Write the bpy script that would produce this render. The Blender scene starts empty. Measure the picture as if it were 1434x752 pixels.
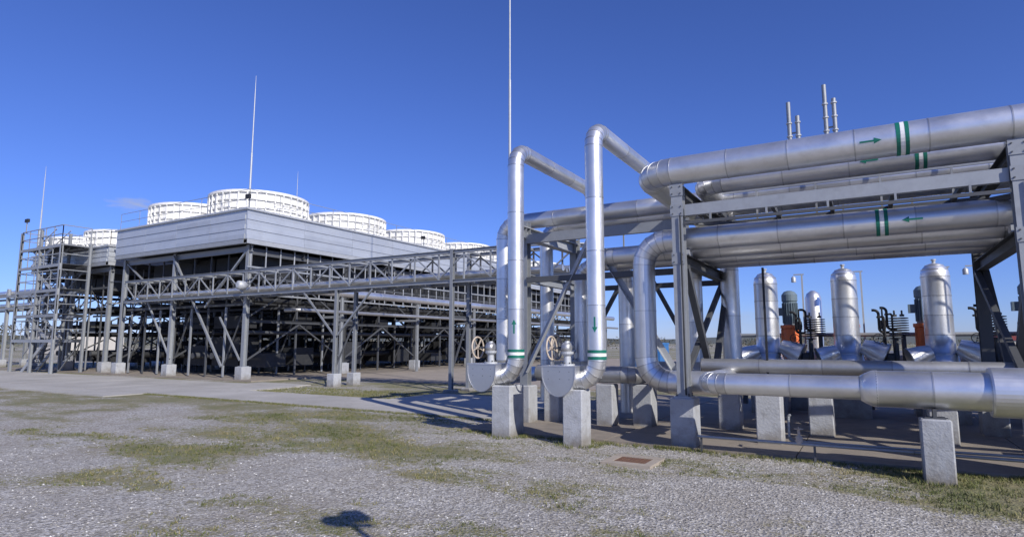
import bpy, math, random
import numpy as np
from mathutils import Vector, noise
random.seed(7); rng=np.random.default_rng(7)
R_=math.radians
scene=bpy.context.scene
coll=scene.collection

# ------------------------------------------------------------------ materials
def newmat(name):
    m=bpy.data.materials.new(name); m.use_nodes=True
    nt=m.node_tree; b=nt.nodes['Principled BSDF']
    return m,nt,b
def mixrgb(nt,fac,a,b,typ='MIX'):
    n=nt.nodes.new('ShaderNodeMix'); n.data_type='RGBA'; n.blend_type=typ
    for idx,val in ((0,fac),(6,a),(7,b)):
        if hasattr(val,'is_linked') : nt.links.new(val,n.inputs[idx])
        else: n.inputs[idx].default_value=val if idx==0 else (tuple(val)+(1,) if len(val)==3 else val)
    return n.outputs[2]
def math_(nt,op,a,b=None,clamp=False):
    n=nt.nodes.new('ShaderNodeMath'); n.operation=op; n.use_clamp=clamp
    for i,v in enumerate((a,b)):
        if v is None: continue
        if hasattr(v,'is_linked'): nt.links.new(v,n.inputs[i])
        else: n.inputs[i].default_value=v
    return n.outputs[0]
def objcoord(nt): return nt.nodes.new('ShaderNodeNewGeometry').outputs['Position']
def noise_(nt,vec,scale,detail=4,rough=.6):
    n=nt.nodes.new('ShaderNodeTexNoise'); n.inputs['Scale'].default_value=scale
    n.inputs['Detail'].default_value=detail; n.inputs['Roughness'].default_value=rough
    nt.links.new(vec,n.inputs['Vector']); return n.outputs['Fac']
def ramp(nt,fac,stops):
    n=nt.nodes.new('ShaderNodeValToRGB'); cr=n.color_ramp
    while len(cr.elements)<len(stops): cr.elements.new(.5)
    for e,(p,c) in zip(cr.elements,stops):
        e.position=p; e.color=tuple(c)+(1,) if len(c)==3 else c
    nt.links.new(fac,n.inputs[0]); return n.outputs[0]
def bump(nt,h,strength,dist,b):
    n=nt.nodes.new('ShaderNodeBump'); n.inputs['Strength'].default_value=strength; n.inputs['Distance'].default_value=dist
    nt.links.new(h,n.inputs['Height']); nt.links.new(n.outputs[0],b.inputs['Normal'])
def paint(name,col,rough=.5,metal=0.,var=.25,scale=3.,dirt=(.12,.11,.1),dirtamt=.25,bmp=.0,tone=True,big=False,splash=0.):
    m,nt,b=newmat(name); p=objcoord(nt)
    n1=noise_(nt,p,scale,4,.65); n2=noise_(nt,p,scale*9,2,.6)
    v=math_(nt,'ADD',math_(nt,'MULTIPLY',n1,var),math_(nt,'MULTIPLY',n2,var*.5))
    v=math_(nt,'ADD',v,1-var*.75)
    if tone:
        a=nt.nodes.new('ShaderNodeAttribute'); a.attribute_name='tone'
        v=math_(nt,'MULTIPLY',v,a.outputs['Fac'])
    hsv=nt.nodes.new('ShaderNodeHueSaturation'); hsv.inputs['Color'].default_value=tuple(col)+(1,)
    nt.links.new(v,hsv.inputs['Value'])
    mask=ramp(nt,noise_(nt,p,scale*1.7,5,.7),[(.5,(0,0,0)),(.75,(1,1,1))])
    c=mixrgb(nt,math_(nt,'MULTIPLY',mask,dirtamt),hsv.outputs[0],dirt)
    if splash:   # soil splash near the ground
        sp=nt.nodes.new('ShaderNodeSeparateXYZ'); nt.links.new(p,sp.inputs[0])
        q=math_(nt,'ADD',sp.outputs['Z'],math_(nt,'MULTIPLY',math_(nt,'SUBTRACT',n1,.5),.6))
        c=mixrgb(nt,ramp(nt,q,[(.0,(splash,)*3),(.30,(0,0,0))]),c,(.17,.145,.11))
    nt.links.new(c,b.inputs['Base Color'])
    b.inputs['Metallic'].default_value=metal
    r=math_(nt,'ADD',math_(nt,'MULTIPLY',n1,.25),rough-.12); nt.links.new(r,b.inputs['Roughness'])
    if bmp: bump(nt,n1 if big else n2,bmp,.02,b)
    return m
MAT={}
MAT['clad']=paint('aluminium_cladding',(.80,.80,.795),.385,.87,.16,1.8,(.40,.385,.36),.28,.12,big=True)
MAT['clad_old']=paint('weathered_cladding',(.46,.46,.455),.48,.75,.25,2,(.2,.18,.16),.35)
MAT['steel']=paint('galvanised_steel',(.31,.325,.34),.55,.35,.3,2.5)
MAT['steel_d']=paint('galvanised_steel_dark_and_shade',(.09,.094,.10),.6,.3,.3,2.5)  # darker copy of galvanised steel; puts interior shade into tower members' colour
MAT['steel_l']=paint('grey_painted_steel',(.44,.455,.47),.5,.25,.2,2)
MAT['dark']=paint('dark_steel_and_shade',(.02,.021,.023),.6,.1,.3,2)  # near-black; also paints shade into the tower interior
MAT['concrete']=paint('pedestal_concrete',(.38,.39,.405),.85,0,.35,3.5,(.17,.16,.15),.5,.35,splash=.75)
MAT['slab']=paint('slab_concrete',(.25,.215,.175),.9,0,.35,.9,(.10,.085,.07),.5,.3)
MAT['white']=paint('fan_stack_grp',(.80,.79,.75),.6,0,.14,1,(.42,.39,.33),.28)
MAT['panel']=paint('plenum_cladding',(.53,.555,.58),.45,.45,.16,.7,(.33,.33,.33),.28)
MAT['green']=paint('green_paint',(.005,.15,.10),.45,0,.1,3,dirtamt=.05)
MAT['whitep']=paint('white_paint',(.78,.78,.76),.5,0,.08,3,dirtamt=.05)
MAT['black']=paint('black_rubber',(.022,.022,.024),.55,0,.3,6)
MAT['orange']=paint('orange_paint',(.72,.17,.05),.5,0,.25,4,dirtamt=.3)
MAT['teal']=paint('grey_blue_paint',(.13,.18,.215),.5,0,.2,4,dirtamt=.4)
MAT['rust']=paint('rusty_iron',(.17,.09,.055),.8,.1,.4,9,bmp=.3)
MAT['wheel']=paint('cream_paint',(.50,.42,.33),.55,0,.3,12,(.2,.1,.05),.4)
MAT['blue']=paint('blue_paint',(.03,.15,.38),.45,0,.2,2)
MAT['redroof']=paint('red_cladding',(.25,.05,.045),.6,0,.2,1)
MAT['cream']=paint('cream_render',(.5,.47,.42),.8,0,.15,1)
MAT['glass']=paint('window_glass',(.03,.04,.05),.12,0,.1,1,dirtamt=0)

# ------------------------------------------------------------------ mesh builder
class MB:
    def __init__(s): s.V=[];s.F=[];s.M=[];s.S=[];s.T=[]
    def add(s,v,f,mat,smooth=False,tone=1.):
        o=len(s.V); s.V.extend([tuple(q) for q in v])
        for i,fc in enumerate(f):
            s.F.append([o+k for k in fc]); s.M.append(mat); s.S.append(smooth)
            s.T.append(tone[i] if isinstance(tone,list) else tone)
    def box(s,x0,x1,y0,y1,z0,z1,mat,tone=1.):
        v=[(x0,y0,z0),(x1,y0,z0),(x1,y1,z0),(x0,y1,z0),(x0,y0,z1),(x1,y0,z1),(x1,y1,z1),(x0,y1,z1)]
        s.add(v,[(0,3,2,1),(4,5,6,7),(0,1,5,4),(1,2,6,5),(2,3,7,6),(3,0,4,7)],mat,False,tone)
    def obox(s,a,b,u,v,w,h,ou,ov,mat,tone):
        P=[]
        for e in (a,b):
            for su,sv in ((-1,-1),(1,-1),(1,1),(-1,1)):
                P.append(e+u*(ou+su*w/2)+v*(ov+sv*h/2))
        s.add(P,[(0,3,2,1),(4,5,6,7),(0,1,5,4),(1,2,6,5),(2,3,7,6),(3,0,4,7)],mat,False,tone)
    def beam(s,a,b,w,h,mat='steel',prof='box',flip=False,tone=None):
        a=Vector(a);b=Vector(b);d=(b-a)
        if d.length<1e-5: return
        d.normalize(); up=Vector((0,0,1)) if abs(d.z)<.95 else Vector((0,1,0))
        u=d.cross(up).normalized(); v=u.cross(d).normalized()
        if flip: u,v=v,u
        if tone is None: tone=random.uniform(.85,1.12)
        if prof=='box': s.obox(a,b,u,v,w,h,0,0,mat,tone)
        elif prof=='H':
            t=max(.012,h*.07)
            s.obox(a,b,u,v,w,t,0,h/2-t/2,mat,tone); s.obox(a,b,u,v,w,t,0,-h/2+t/2,mat,tone)
            s.obox(a,b,u,v,t*.8,h-2*t,0,0,mat,tone)
        elif prof=='C':
            t=max(.012,h*.07)
            s.obox(a,b,u,v,w,t,0,h/2-t/2,mat,tone); s.obox(a,b,u,v,w,t,0,-h/2+t/2,mat,tone)
            s.obox(a,b,u,v,t*.8,h-2*t,w/2-t*.45,0,mat,tone)
        elif prof=='L':
            t=max(.008,h*.1)
            s.obox(a,b,u,v,w,t,0,-h/2+t/2,mat,tone); s.obox(a,b,u,v,t,h-t,-w/2+t/2,t/2,mat,tone)
    def lathe(s,o,d,prof,mat,segs=24,smooth=True,tone=None,cap0=True,cap1=True,toner=None):
        o=Vector(o);d=Vector(d).normalized()
        up=Vector((0,0,1)) if abs(d.z)<.9 else Vector((1,0,0))
        u=d.cross(up).normalized(); v=d.cross(u).normalized()
        P=[];F=[];T=[]
        if tone is None: tone=random.uniform(.92,1.06)
        for t,r in prof:
            for k in range(segs):
                a=2*math.pi*k/segs; P.append(o+d*t+u*(r*math.cos(a))+v*(r*math.sin(a)))
        for i in range(len(prof)-1):
            tn=tone*(random.uniform(1-toner,1+toner) if toner else 1)
            for k in range(segs):
                k2=(k+1)%segs; F.append((i*segs+k,i*segs+k2,(i+1)*segs+k2,(i+1)*segs+k)); T.append(tn)
        s.add(P,F,mat,smooth,T)
        if cap0: s.add(P[:segs],[tuple(range(segs))],mat,False,tone)
        if cap1: s.add(P[-segs:],[tuple(reversed(range(segs)))],mat,False,tone)
    def band(s,p,d,r,w,dr,mat,segs=24,tone=1.):
        p=Vector(p);d=Vector(d).normalized()
        s.lathe(p-d*w/2,d,[(0,r-.003),(0,r+dr),(w,r+dr),(w,r-.003)],mat,segs,False,tone,False,False)
    def torus(s,c,n,R,r,mat,S=28,s2=8,tone=1.):
        c=Vector(c);n=Vector(n).normalized()
        up=Vector((0,0,1)) if abs(n.z)<.9 else Vector((1,0,0))
        u=n.cross(up).normalized();v=n.cross(u).normalized();P=[];F=[]
        for i in range(S):
            a=2*math.pi*i/S; e=u*math.cos(a)+v*math.sin(a)
            for j in range(s2):
                b=2*math.pi*j/s2; P.append(c+e*(R+r*math.cos(b))+n*(r*math.sin(b)))
        for i in range(S):
            for j in range(s2):
                F.append((i*s2+j,((i+1)%S)*s2+j,((i+1)%S)*s2+(j+1)%s2,i*s2+(j+1)%s2))
        s.add(P,F,mat,True,tone)
    def wheel(s,c,n,R,mat='wheel',spokes=5):
        c=Vector(c);n=Vector(n).normalized(); s.torus(c,n,R,R*.085,mat)
        up=Vector((0,0,1)) if abs(n.z)<.9 else Vector((1,0,0))
        u=n.cross(up).normalized();v=n.cross(u).normalized()
        for i in range(spokes):
            a=2*math.pi*i/spokes+.3; e=u*math.cos(a)+v*math.sin(a)
            s.beam(c+e*.02,c+e*R*.96,R*.1,R*.06,mat)
        s.lathe(c-n*.03,n,[(0,R*.16),(.06,R*.16)],mat,12)
    def pipe(s,pts,R,bend=None,mat='clad',segs=28,seam=1.0,cap=True,nb=5,seamr=.004):
        pts=[Vector(p) for p in pts]; bend=bend or R*2
        path=[]; L=len(pts)
        cur=pts[0]
        def straight(a,b):
            n=max(1,int(round((b-a).length/seam)))
            for i in range(n): path.append(a.lerp(b,i/n))
        for i in range(1,L-1):
            d1=(pts[i]-pts[i-1]).normalized(); d2=(pts[i+1]-pts[i]).normalized()
            ang=d1.angle(d2); t=bend*math.tan(ang/2)
            a=pts[i]-d1*t; b=pts[i]+d2*t
            straight(cur,a)
            nrm=(d2-d1*d1.dot(d2)).normalized(); c=a+nrm*bend
            for k in range(nb):
                th=ang*k/nb
                path.append(c-nrm*bend*math.cos(th)+d1*bend*math.sin(th))
            cur=b
        straight(cur,pts[-1]); path.append(pts[-1])
        n=len(path); tang=[]
        for i in range(n):
            if i==0: t=path[1]-path[0]
            elif i==n-1: t=path[-1]-path[-2]
            else: t=(path[i+1]-path[i]).normalized()+(path[i]-path[i-1]).normalized()
            tang.append(t.normalized())
        up=Vector((0,0,1)) if abs(tang[0].z)<.9 else Vector((1,0,0))
        u=tang[0].cross(up).normalized(); P=[]
        for i in range(n):
            u=(u-tang[i]*u.dot(tang[i])).normalized(); v=tang[i].cross(u)
            for k in range(segs):
                a=2*math.pi*k/segs; P.append(path[i]+u*(R*math.cos(a))+v*(R*math.sin(a)))
        for i in range(n-1):   # unshared rings: every cladding sheet is its own piece
            tn=random.uniform(.82,1.08); ra=P[i*segs:(i+1)*segs]; rb=P[(i+1)*segs:(i+2)*segs]
            s.add(ra+rb,[(k,(k+1)%segs,segs+(k+1)%segs,segs+k) for k in range(segs)],mat,True,tn)
        if cap:
            s.add(P[:segs],[tuple(reversed(range(segs)))],mat); s.add(P[-segs:],[tuple(range(segs))],mat)
        for i in range(n):
            s.band(path[i],tang[i],R,.018,seamr,mat,segs,.68)
    def decal(s,p,d,R,n,polys,mat,off=.006):
        p=Vector(p);d=Vector(d).normalized();n=Vector(n);n=(n-d*n.dot(d)).normalized();m=d.cross(n)
        for poly in polys:
            s.add([p+d*a+(n*math.cos(b/R)+m*math.sin(b/R))*(R+off) for a,b in poly],[tuple(range(len(poly)))],mat)
    def arrow(s,p,d,R,n,L=.26,mat='green'):
        w=.013;hw=.045;h=L*.35
        s.decal(p,d,R,n,[[(-L/2,-w),(L/2-h,-w),(L/2-h,w),(-L/2,w)],[(L/2-h,0),(L/2,0),(L/2-h,hw)],[(L/2-h,0),(L/2-h,-hw),(L/2,0)]],mat)
    def bands(s,p,d,R):
        p=Vector(p);d=Vector(d).normalized()
        s.band(p-d*.055,d,R,.05,.005,'green',28); s.band(p,d,R,.05,.0045,'whitep',28); s.band(p+d*.055,d,R,.05,.005,'green',28)
    def pedestal(s,cx,cy,h,w=.36,mat='concrete',z0=-.1,ch=.018,wy=None):
        a=w/2;b=(wy or w)/2
        def ring(z,i,c):
            A=a-i;B=b-i
            return [(cx+x,cy+y,z) for x,y in [(-A+c,-B),(A-c,-B),(A,-B+c),(A,B-c),(A-c,B),(-A+c,B),(-A,B-c),(-A,-B+c)]]
        P=ring(z0,0,ch)+ring(h-ch,0,ch)+ring(h,ch,ch)
        F=[]
        for i in range(2):
            for k in range(8): F.append((i*8+k,i*8+(k+1)%8,(i+1)*8+(k+1)%8,(i+1)*8+k))
        F.append(tuple(range(16,24)))
        s.add(P,F,mat,False,random.uniform(.88,1.08))
    def rail(s,pts,h=1.05,step=1.5,mat='steel',r=.02):
        for a,b in zip(pts[:-1],pts[1:]):
            a=Vector(a);b=Vector(b);n=max(1,int((b-a).length/step))
            for z in (h,h*.52): s.beam(a+Vector((0,0,z)),b+Vector((0,0,z)),r*2,r*2,mat)
            for i in range(n+1):
                p=a.lerp(b,i/n); s.beam(p,p+Vector((0,0,h-r)),r*1.8,r*1.8,mat)
    def build(s,name,parent=None):
        me=bpy.data.meshes.new(name); me.from_pydata(s.V,[],s.F)
        used=[]
        for m in s.M:
            if m not in used: used.append(m)
        for m in used: me.materials.append(MAT[m])
        me.polygons.foreach_set('material_index',[used.index(m) for m in s.M])
        me.polygons.foreach_set('use_smooth',s.S)
        at=me.attributes.new('tone','FLOAT','FACE'); at.data.foreach_set('value',s.T)
        me.update(); o=bpy.data.objects.new(name,me); coll.objects.link(o)
        if parent: o.parent=parent
        return o

# ------------------------------------------------------------------ ground
def sstep(a,b,x):
    t=min(1,max(0,(x-a)/(b-a))); return t*t*(3-2*t)
def grassf(x,y):
    n=noise.fractal(Vector((x*.5,y*.8,3.1)),.9,2.1,6)*.75+noise.noise(Vector((x*.16,y*.35,9)))*.6
    b=.10
    b+=.36*sstep(-7,-11,x)*sstep(7.0,9.0,y)*sstep(12.5,11.2,y)
    b+=.36*sstep(-4.2,-2.5,x)*sstep(7.5,8.4,y)*sstep(10.3,9.6,y)
    b+=.24*sstep(-9,-7,x)*sstep(-2,-4,x)*sstep(6.8,8.2,y)
    b+=.15*sstep(3,6,y)
    if y>12: b+=.4
    return min(1,max(0,b+n))
xs=[-2500,-1200,-600,-300,-150,-100,-75,-60,-50,-42,-37]+list(np.arange(-34,12.01,.16))+[14,17,22,30,45,70,120,250,600,1200,2500]
ys=[-600,-200,-60,-20,-8,-3]+list(np.arange(0,12.4,.12))+list(np.arange(12.6,24,.4))+[27,32,40,55,80,120,200,400,800,1600,3000]
gv=[];ga=[]
for y in ys:
    for x in xs:
        g=grassf(x,y); ga.append(g)
        z=0
        if y<9.3 and y>-3: z=.022*noise.noise(Vector((x*.6,y*.6,1)))+.010*noise.noise(Vector((x*3,y*3,5)))
        gv.append((float(x),float(y),z-.004))
nx=len(xs); gf=[(j*nx+i,j*nx+i+1,(j+1)*nx+i+1,(j+1)*nx+i) for j in range(len(ys)-1) for i in range(nx-1)]
me=bpy.data.meshes.new('ground'); me.from_pydata(gv,[],gf)
at=me.attributes.new('grass','FLOAT','POINT'); at.data.foreach_set('value',ga)
me.polygons.foreach_set('use_smooth',[True]*len(gf))
m,nt,b=newmat('gravel_and_grass_ground'); p=objcoord(nt)
vo=nt.nodes.new('ShaderNodeTexVoronoi'); vo.inputs['Scale'].default_value=34; nt.links.new(p,vo.inputs['Vector'])
vo2=nt.nodes.new('ShaderNodeTexVoronoi'); vo2.inputs['Scale'].default_value=85; nt.links.new(p,vo2.inputs['Vector'])
sep=nt.nodes.new('ShaderNodeSeparateColor'); nt.links.new(vo.outputs['Color'],sep.inputs[0])
sep2=nt.nodes.new('ShaderNodeSeparateColor'); nt.links.new(vo2.outputs['Color'],sep2.inputs[0])
peb=ramp(nt,math_(nt,'ADD',math_(nt,'MULTIPLY',sep.outputs[0],.6),math_(nt,'MULTIPLY',sep2.outputs[0],.4)),
   [(.1,(.15,.14,.12)),(.4,(.315,.295,.265)),(.7,(.47,.45,.415)),(.95,(.70,.68,.64))])
big=noise_(nt,p,.8,6,.65)
soil=mixrgb(nt,ramp(nt,big,[(.38,(0,0,0)),(.66,(.55,.55,.55))]),peb,(.26,.225,.175))
gn=noise_(nt,p,7,6,.72); gn2=noise_(nt,p,55,4,.7); gn3=noise_(nt,p,1.7,4,.6)
gcol=ramp(nt,math_(nt,'ADD',math_(nt,'MULTIPLY',gn,.5),math_(nt,'MULTIPLY',gn2,.5)),
   [(.32,(.045,.055,.016)),(.46,(.115,.13,.036)),(.56,(.20,.18,.07)),(.70,(.33,.28,.15))])
gcol=mixrgb(nt,ramp(nt,gn3,[(.42,(0,0,0)),(.66,(.7,.7,.7))]),gcol,(.24,.20,.105))
a=nt.nodes.new('ShaderNodeAttribute'); a.attribute_name='grass'
mk=math_(nt,'ADD',a.outputs['Fac'],math_(nt,'MULTIPLY',math_(nt,'SUBTRACT',gn,.5),2.0))
mk=math_(nt,'ADD',mk,math_(nt,'MULTIPLY',math_(nt,'SUBTRACT',gn2,.5),1.8))
mk=ramp(nt,mk,[(.42,(0,0,0)),(.68,(.88,.88,.88))])
nt.links.new(mixrgb(nt,mk,soil,gcol),b.inputs['Base Color'])
b.inputs['Roughness'].default_value=.95
hgt=math_(nt,'ADD',vo.outputs['Distance'],math_(nt,'MULTIPLY',gn2,.6))
bump(nt,hgt,.75,.022,b)
me.materials.append(m); go=bpy.data.objects.new('ground',me); coll.objects.link(go)

# concrete road ------------------------------------------------------
m,nt,b=newmat('concrete_road_surface'); p=objcoord(nt)
n1=noise_(nt,p,.45,7,.65); n2=noise_(nt,p,22,4,.7)
c=ramp(nt,math_(nt,'ADD',math_(nt,'MULTIPLY',n1,.7),math_(nt,'MULTIPLY',n2,.3)),[(.3,(.27,.255,.225)),(.5,(.40,.38,.345)),(.7,(.50,.48,.44))])
st=ramp(nt,noise_(nt,p,1.8,8,.75),[(.5,(0,0,0)),(.7,(.55,.55,.55))])
nt.links.new(mixrgb(nt,st,c,(.20,.185,.155)),b.inputs['Base Color']); b.inputs['Roughness'].default_value=.9
bump(nt,n2,.25,.01,b); MAT['road']=m
mb=MB()
def slabrow(mb,x0,x1,y0,y1,step,z,mat,jag=0.):
    x=x0
    while x<x1-.01:
        xe=min(x1,x+step); mb.box(x,xe-.02,y0+random.uniform(0,jag),y1-random.uniform(0,jag),-.15,z+random.uniform(-.003,.003),mat,random.uniform(.94,1.05)); x=xe
slabrow(mb,-130,-21,10.2,11.59,4.2,.03,'road',.03)
slabrow(mb,-130,-7.2,11.6,14.0,4.2,.03,'road',.03)
slabrow(mb,-130,-19,14.02,16.4,4.2,.031,'road',.03)
slabrow(mb,-12.5,-7.2,14.02,16.4,4.2,.031,'road',.03)
mb.box(-22.5,-19.5,16.42,17.2,-.15,.028,'road')
mb.build('concrete_road')
mb=MB()
slabrow(mb,-50,-23.3,17.25,22.5,6.1,.06,'slab',.0)
mb.box(-50,-23.3,22.52,62,-.15,.055,'slab',.9)
mb.box(-23.28,-8,20.5,62,-.15,.04,'slab',1.25)
mb.build('concrete_slab')
mb=MB()
slabrow(mb,-7.0,14,10.0,13.0,3.0,.04,'slab')
slabrow(mb,-7.0,14,13.02,19.5,3.0,.042,'slab')
mb.build('concrete_slab')

# gravel stones -------------------------------------------------------
m,nt,b=newmat('loose_stone'); a=nt.nodes.new('ShaderNodeAttribute'); a.attribute_name='tone'
nt.links.new(ramp(nt,a.outputs['Fac'],[(0,(.16,.15,.13)),(.4,(.32,.305,.275)),(.75,(.46,.44,.41)),(1,(.66,.65,.62))]),b.inputs['Base Color']); b.inputs['Roughness'].default_value=.9
def cam_dist_sample(n,dmin,dmax,pw):
    out=[]
    while len(out)<n:
        r=dmin+(dmax-dmin)*random.random()**pw; a=R_(30.4)+random.uniform(-.85,.85)
        out.append((-math.sin(a)*r,math.cos(a)*r))
    return out
octv=np.array([(1,0,0),(0,1,0),(-1,0,0),(0,-1,0),(0,0,1),(0,0,-.6)],float)
octf=np.array([(0,1,4),(1,2,4),(2,3,4),(3,0,4),(1,0,5),(2,1,5),(3,2,5),(0,3,5)])
pts=[q for q in cam_dist_sample(36000,3.2,13,.8) if q[1]<9.9 and grassf(*q)<.25+random.random()*.45]
k=len(pts); P=np.array([(x,y,.022*noise.noise(Vector((x*.6,y*.6,1)))-.002) for x,y in pts])
sz=.004+.013*rng.random(k)**2.6
jit=1+.45*(rng.random((k,6,3))-.5)
ang=rng.random(k)*6.28; ca,sa=np.cos(ang),np.sin(ang)
v=octv[None]*jit*np.stack([np.ones(k),.6+.4*rng.random(k),.45+.35*rng.random(k)],1)[:,None,:]
vx=v[:,:,0]*ca[:,None]-v[:,:,1]*sa[:,None]; vy=v[:,:,0]*sa[:,None]+v[:,:,1]*ca[:,None]
v=np.stack([vx,vy,v[:,:,2]],2)*sz[:,None,None]+P[:,None,:]
f=(octf[None]+6*np.arange(k)[:,None,None]).reshape(-1,3)
me=bpy.data.meshes.new('gravel'); me.from_pydata(v.reshape(-1,3).tolist(),[],f.tolist())
at=me.attributes.new('tone','FLOAT','FACE'); at.data.foreach_set('value',np.repeat(rng.random(k)**1.3,8).astype(np.float32))
me.materials.append(m); o=bpy.data.objects.new('gravel',me); coll.objects.link(o)

# grass blades --------------------------------------------------------
m,nt,b=newmat('grass_blades'); a=nt.nodes.new('ShaderNodeAttribute'); a.attribute_name='tone'
nt.links.new(ramp(nt,a.outputs['Fac'],[(0,(.05,.065,.016)),(.45,(.115,.135,.033)),(.7,(.21,.185,.075)),(1,(.36,.30,.16))]),b.inputs['Base Color']); b.inputs['Roughness'].default_value=.8
V=[];F=[];T=[]
def tuft(x,y,nb,hh,tone):
    for _ in range(nb):
        a=random.random()*6.28; r=random.random()*.05; px=x+math.cos(a)*r; py=y+math.sin(a)*r
        h=hh*random.uniform(.5,1.2); w=random.uniform(.003,.007); a2=random.random()*6.28
        dx,dy=math.cos(a2)*w,math.sin(a2)*w; lx,ly=random.gauss(0,.6)*h,random.gauss(0,.6)*h
        o=len(V); V.extend([(px-dx,py-dy,-.006),(px+dx,py+dy,-.006),(px+lx,py+ly,h)]); F.append((o,o+1,o+2)); T.append(min(1,max(0,tone+random.uniform(-.3,.35))))
for x,y in cam_dist_sample(26000,3.2,16,.9):
    if y>11.55 : continue
    if x<-21 and y>10.2: continue
    if x>-7 and y>9.98: continue
    g=grassf(x,y)
    if g+random.uniform(-.25,.2)>.52: tuft(x,y,6,.014+.024*g,.45+.5*noise.noise(Vector((x,y,2))))
for _ in range(2600):
    if random.random()<.5: x=random.uniform(-21,-7); y=11.58-abs(random.gauss(0,.12))
    else: x=random.uniform(-7,7); y=9.97-abs(random.gauss(0,.15))
    tuft(x,y,5,.045,.45)
for _ in range(2500): tuft(random.uniform(-19,-12.5),random.uniform(14.05,16.4),4,.05,.5)
for cx,cy in ((-5.85,9.8),(-4.33,9.55),(.68,9.36),(-2.68,10.25),(1.9,10.25)):
    for _ in range(70):
        a=random.random()*6.28; tuft(cx+math.cos(a)*random.uniform(.25,.45),min(cy+math.sin(a)*random.uniform(.25,.45),9.95),5,.06,.4)
me=bpy.data.meshes.new('grass'); me.from_pydata(V,[],F)
at=me.attributes.new('tone','FLOAT','FACE'); at.data.foreach_set('value',T)
me.materials.append(m); o=bpy.data.objects.new('grass',me); coll.objects.link(o)

# ------------------------------------------------------------------ cooling towers
def fan(mb,cx,cy,z,R=2.38,H=1.25):
    mb.box(cx-R-.15,cx+R+.15,cy-R-.15,cy+R+.15,z-.05,z+.06,'panel')
    mb.lathe((cx,cy,z+.06),(0,0,1),[(0,R+.06),(.1,R+.06),(.1,R),(.45,R-.05),(H-.12,R-.01),(H-.12,R+.09),(H,R+.09),(H,R-.1),(.3,R-.14),(0,R-.1)],'white',48,False,1,False,False)
    for q in (.42,.82): mb.lathe((cx,cy,z+q),(0,0,1),[(0,R-.06),(0,R+.05),(.05,R+.05),(.05,R-.06)],'white',48,False,.9,False,False)
    n=36
    for i in range(n):
        a=2*math.pi*i/n; e=Vector((math.cos(a),math.sin(a),0))
        c=Vector((cx,cy,0))+e*(R+.03)
        t=Vector((-e.y,e.x,0))
        mb.obox(c+Vector((0,0,z+.12)),c+Vector((0,0,z+H-.05)),e,t,.12,.055,0,0,'white',random.uniform(.85,1.))
    mb.lathe((cx,cy,z+.1),(0,0,1),[(0,.35),(.7,.35),(.8,.2)],'dark',12)
    for i in range(6):
        a=i*math.pi/3+.2; e=Vector((math.cos(a),math.sin(a),0))
        mb.beam(Vector((cx,cy,z+.6))+e*.3,Vector((cx,cy,z+.66))+e*(R-.25),.35,.04,'steel_d')
    mb.lathe((cx,cy,z+.07),(0,0,1),[(0,R-.16),(.01,R-.16)],'dark',32)
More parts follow.
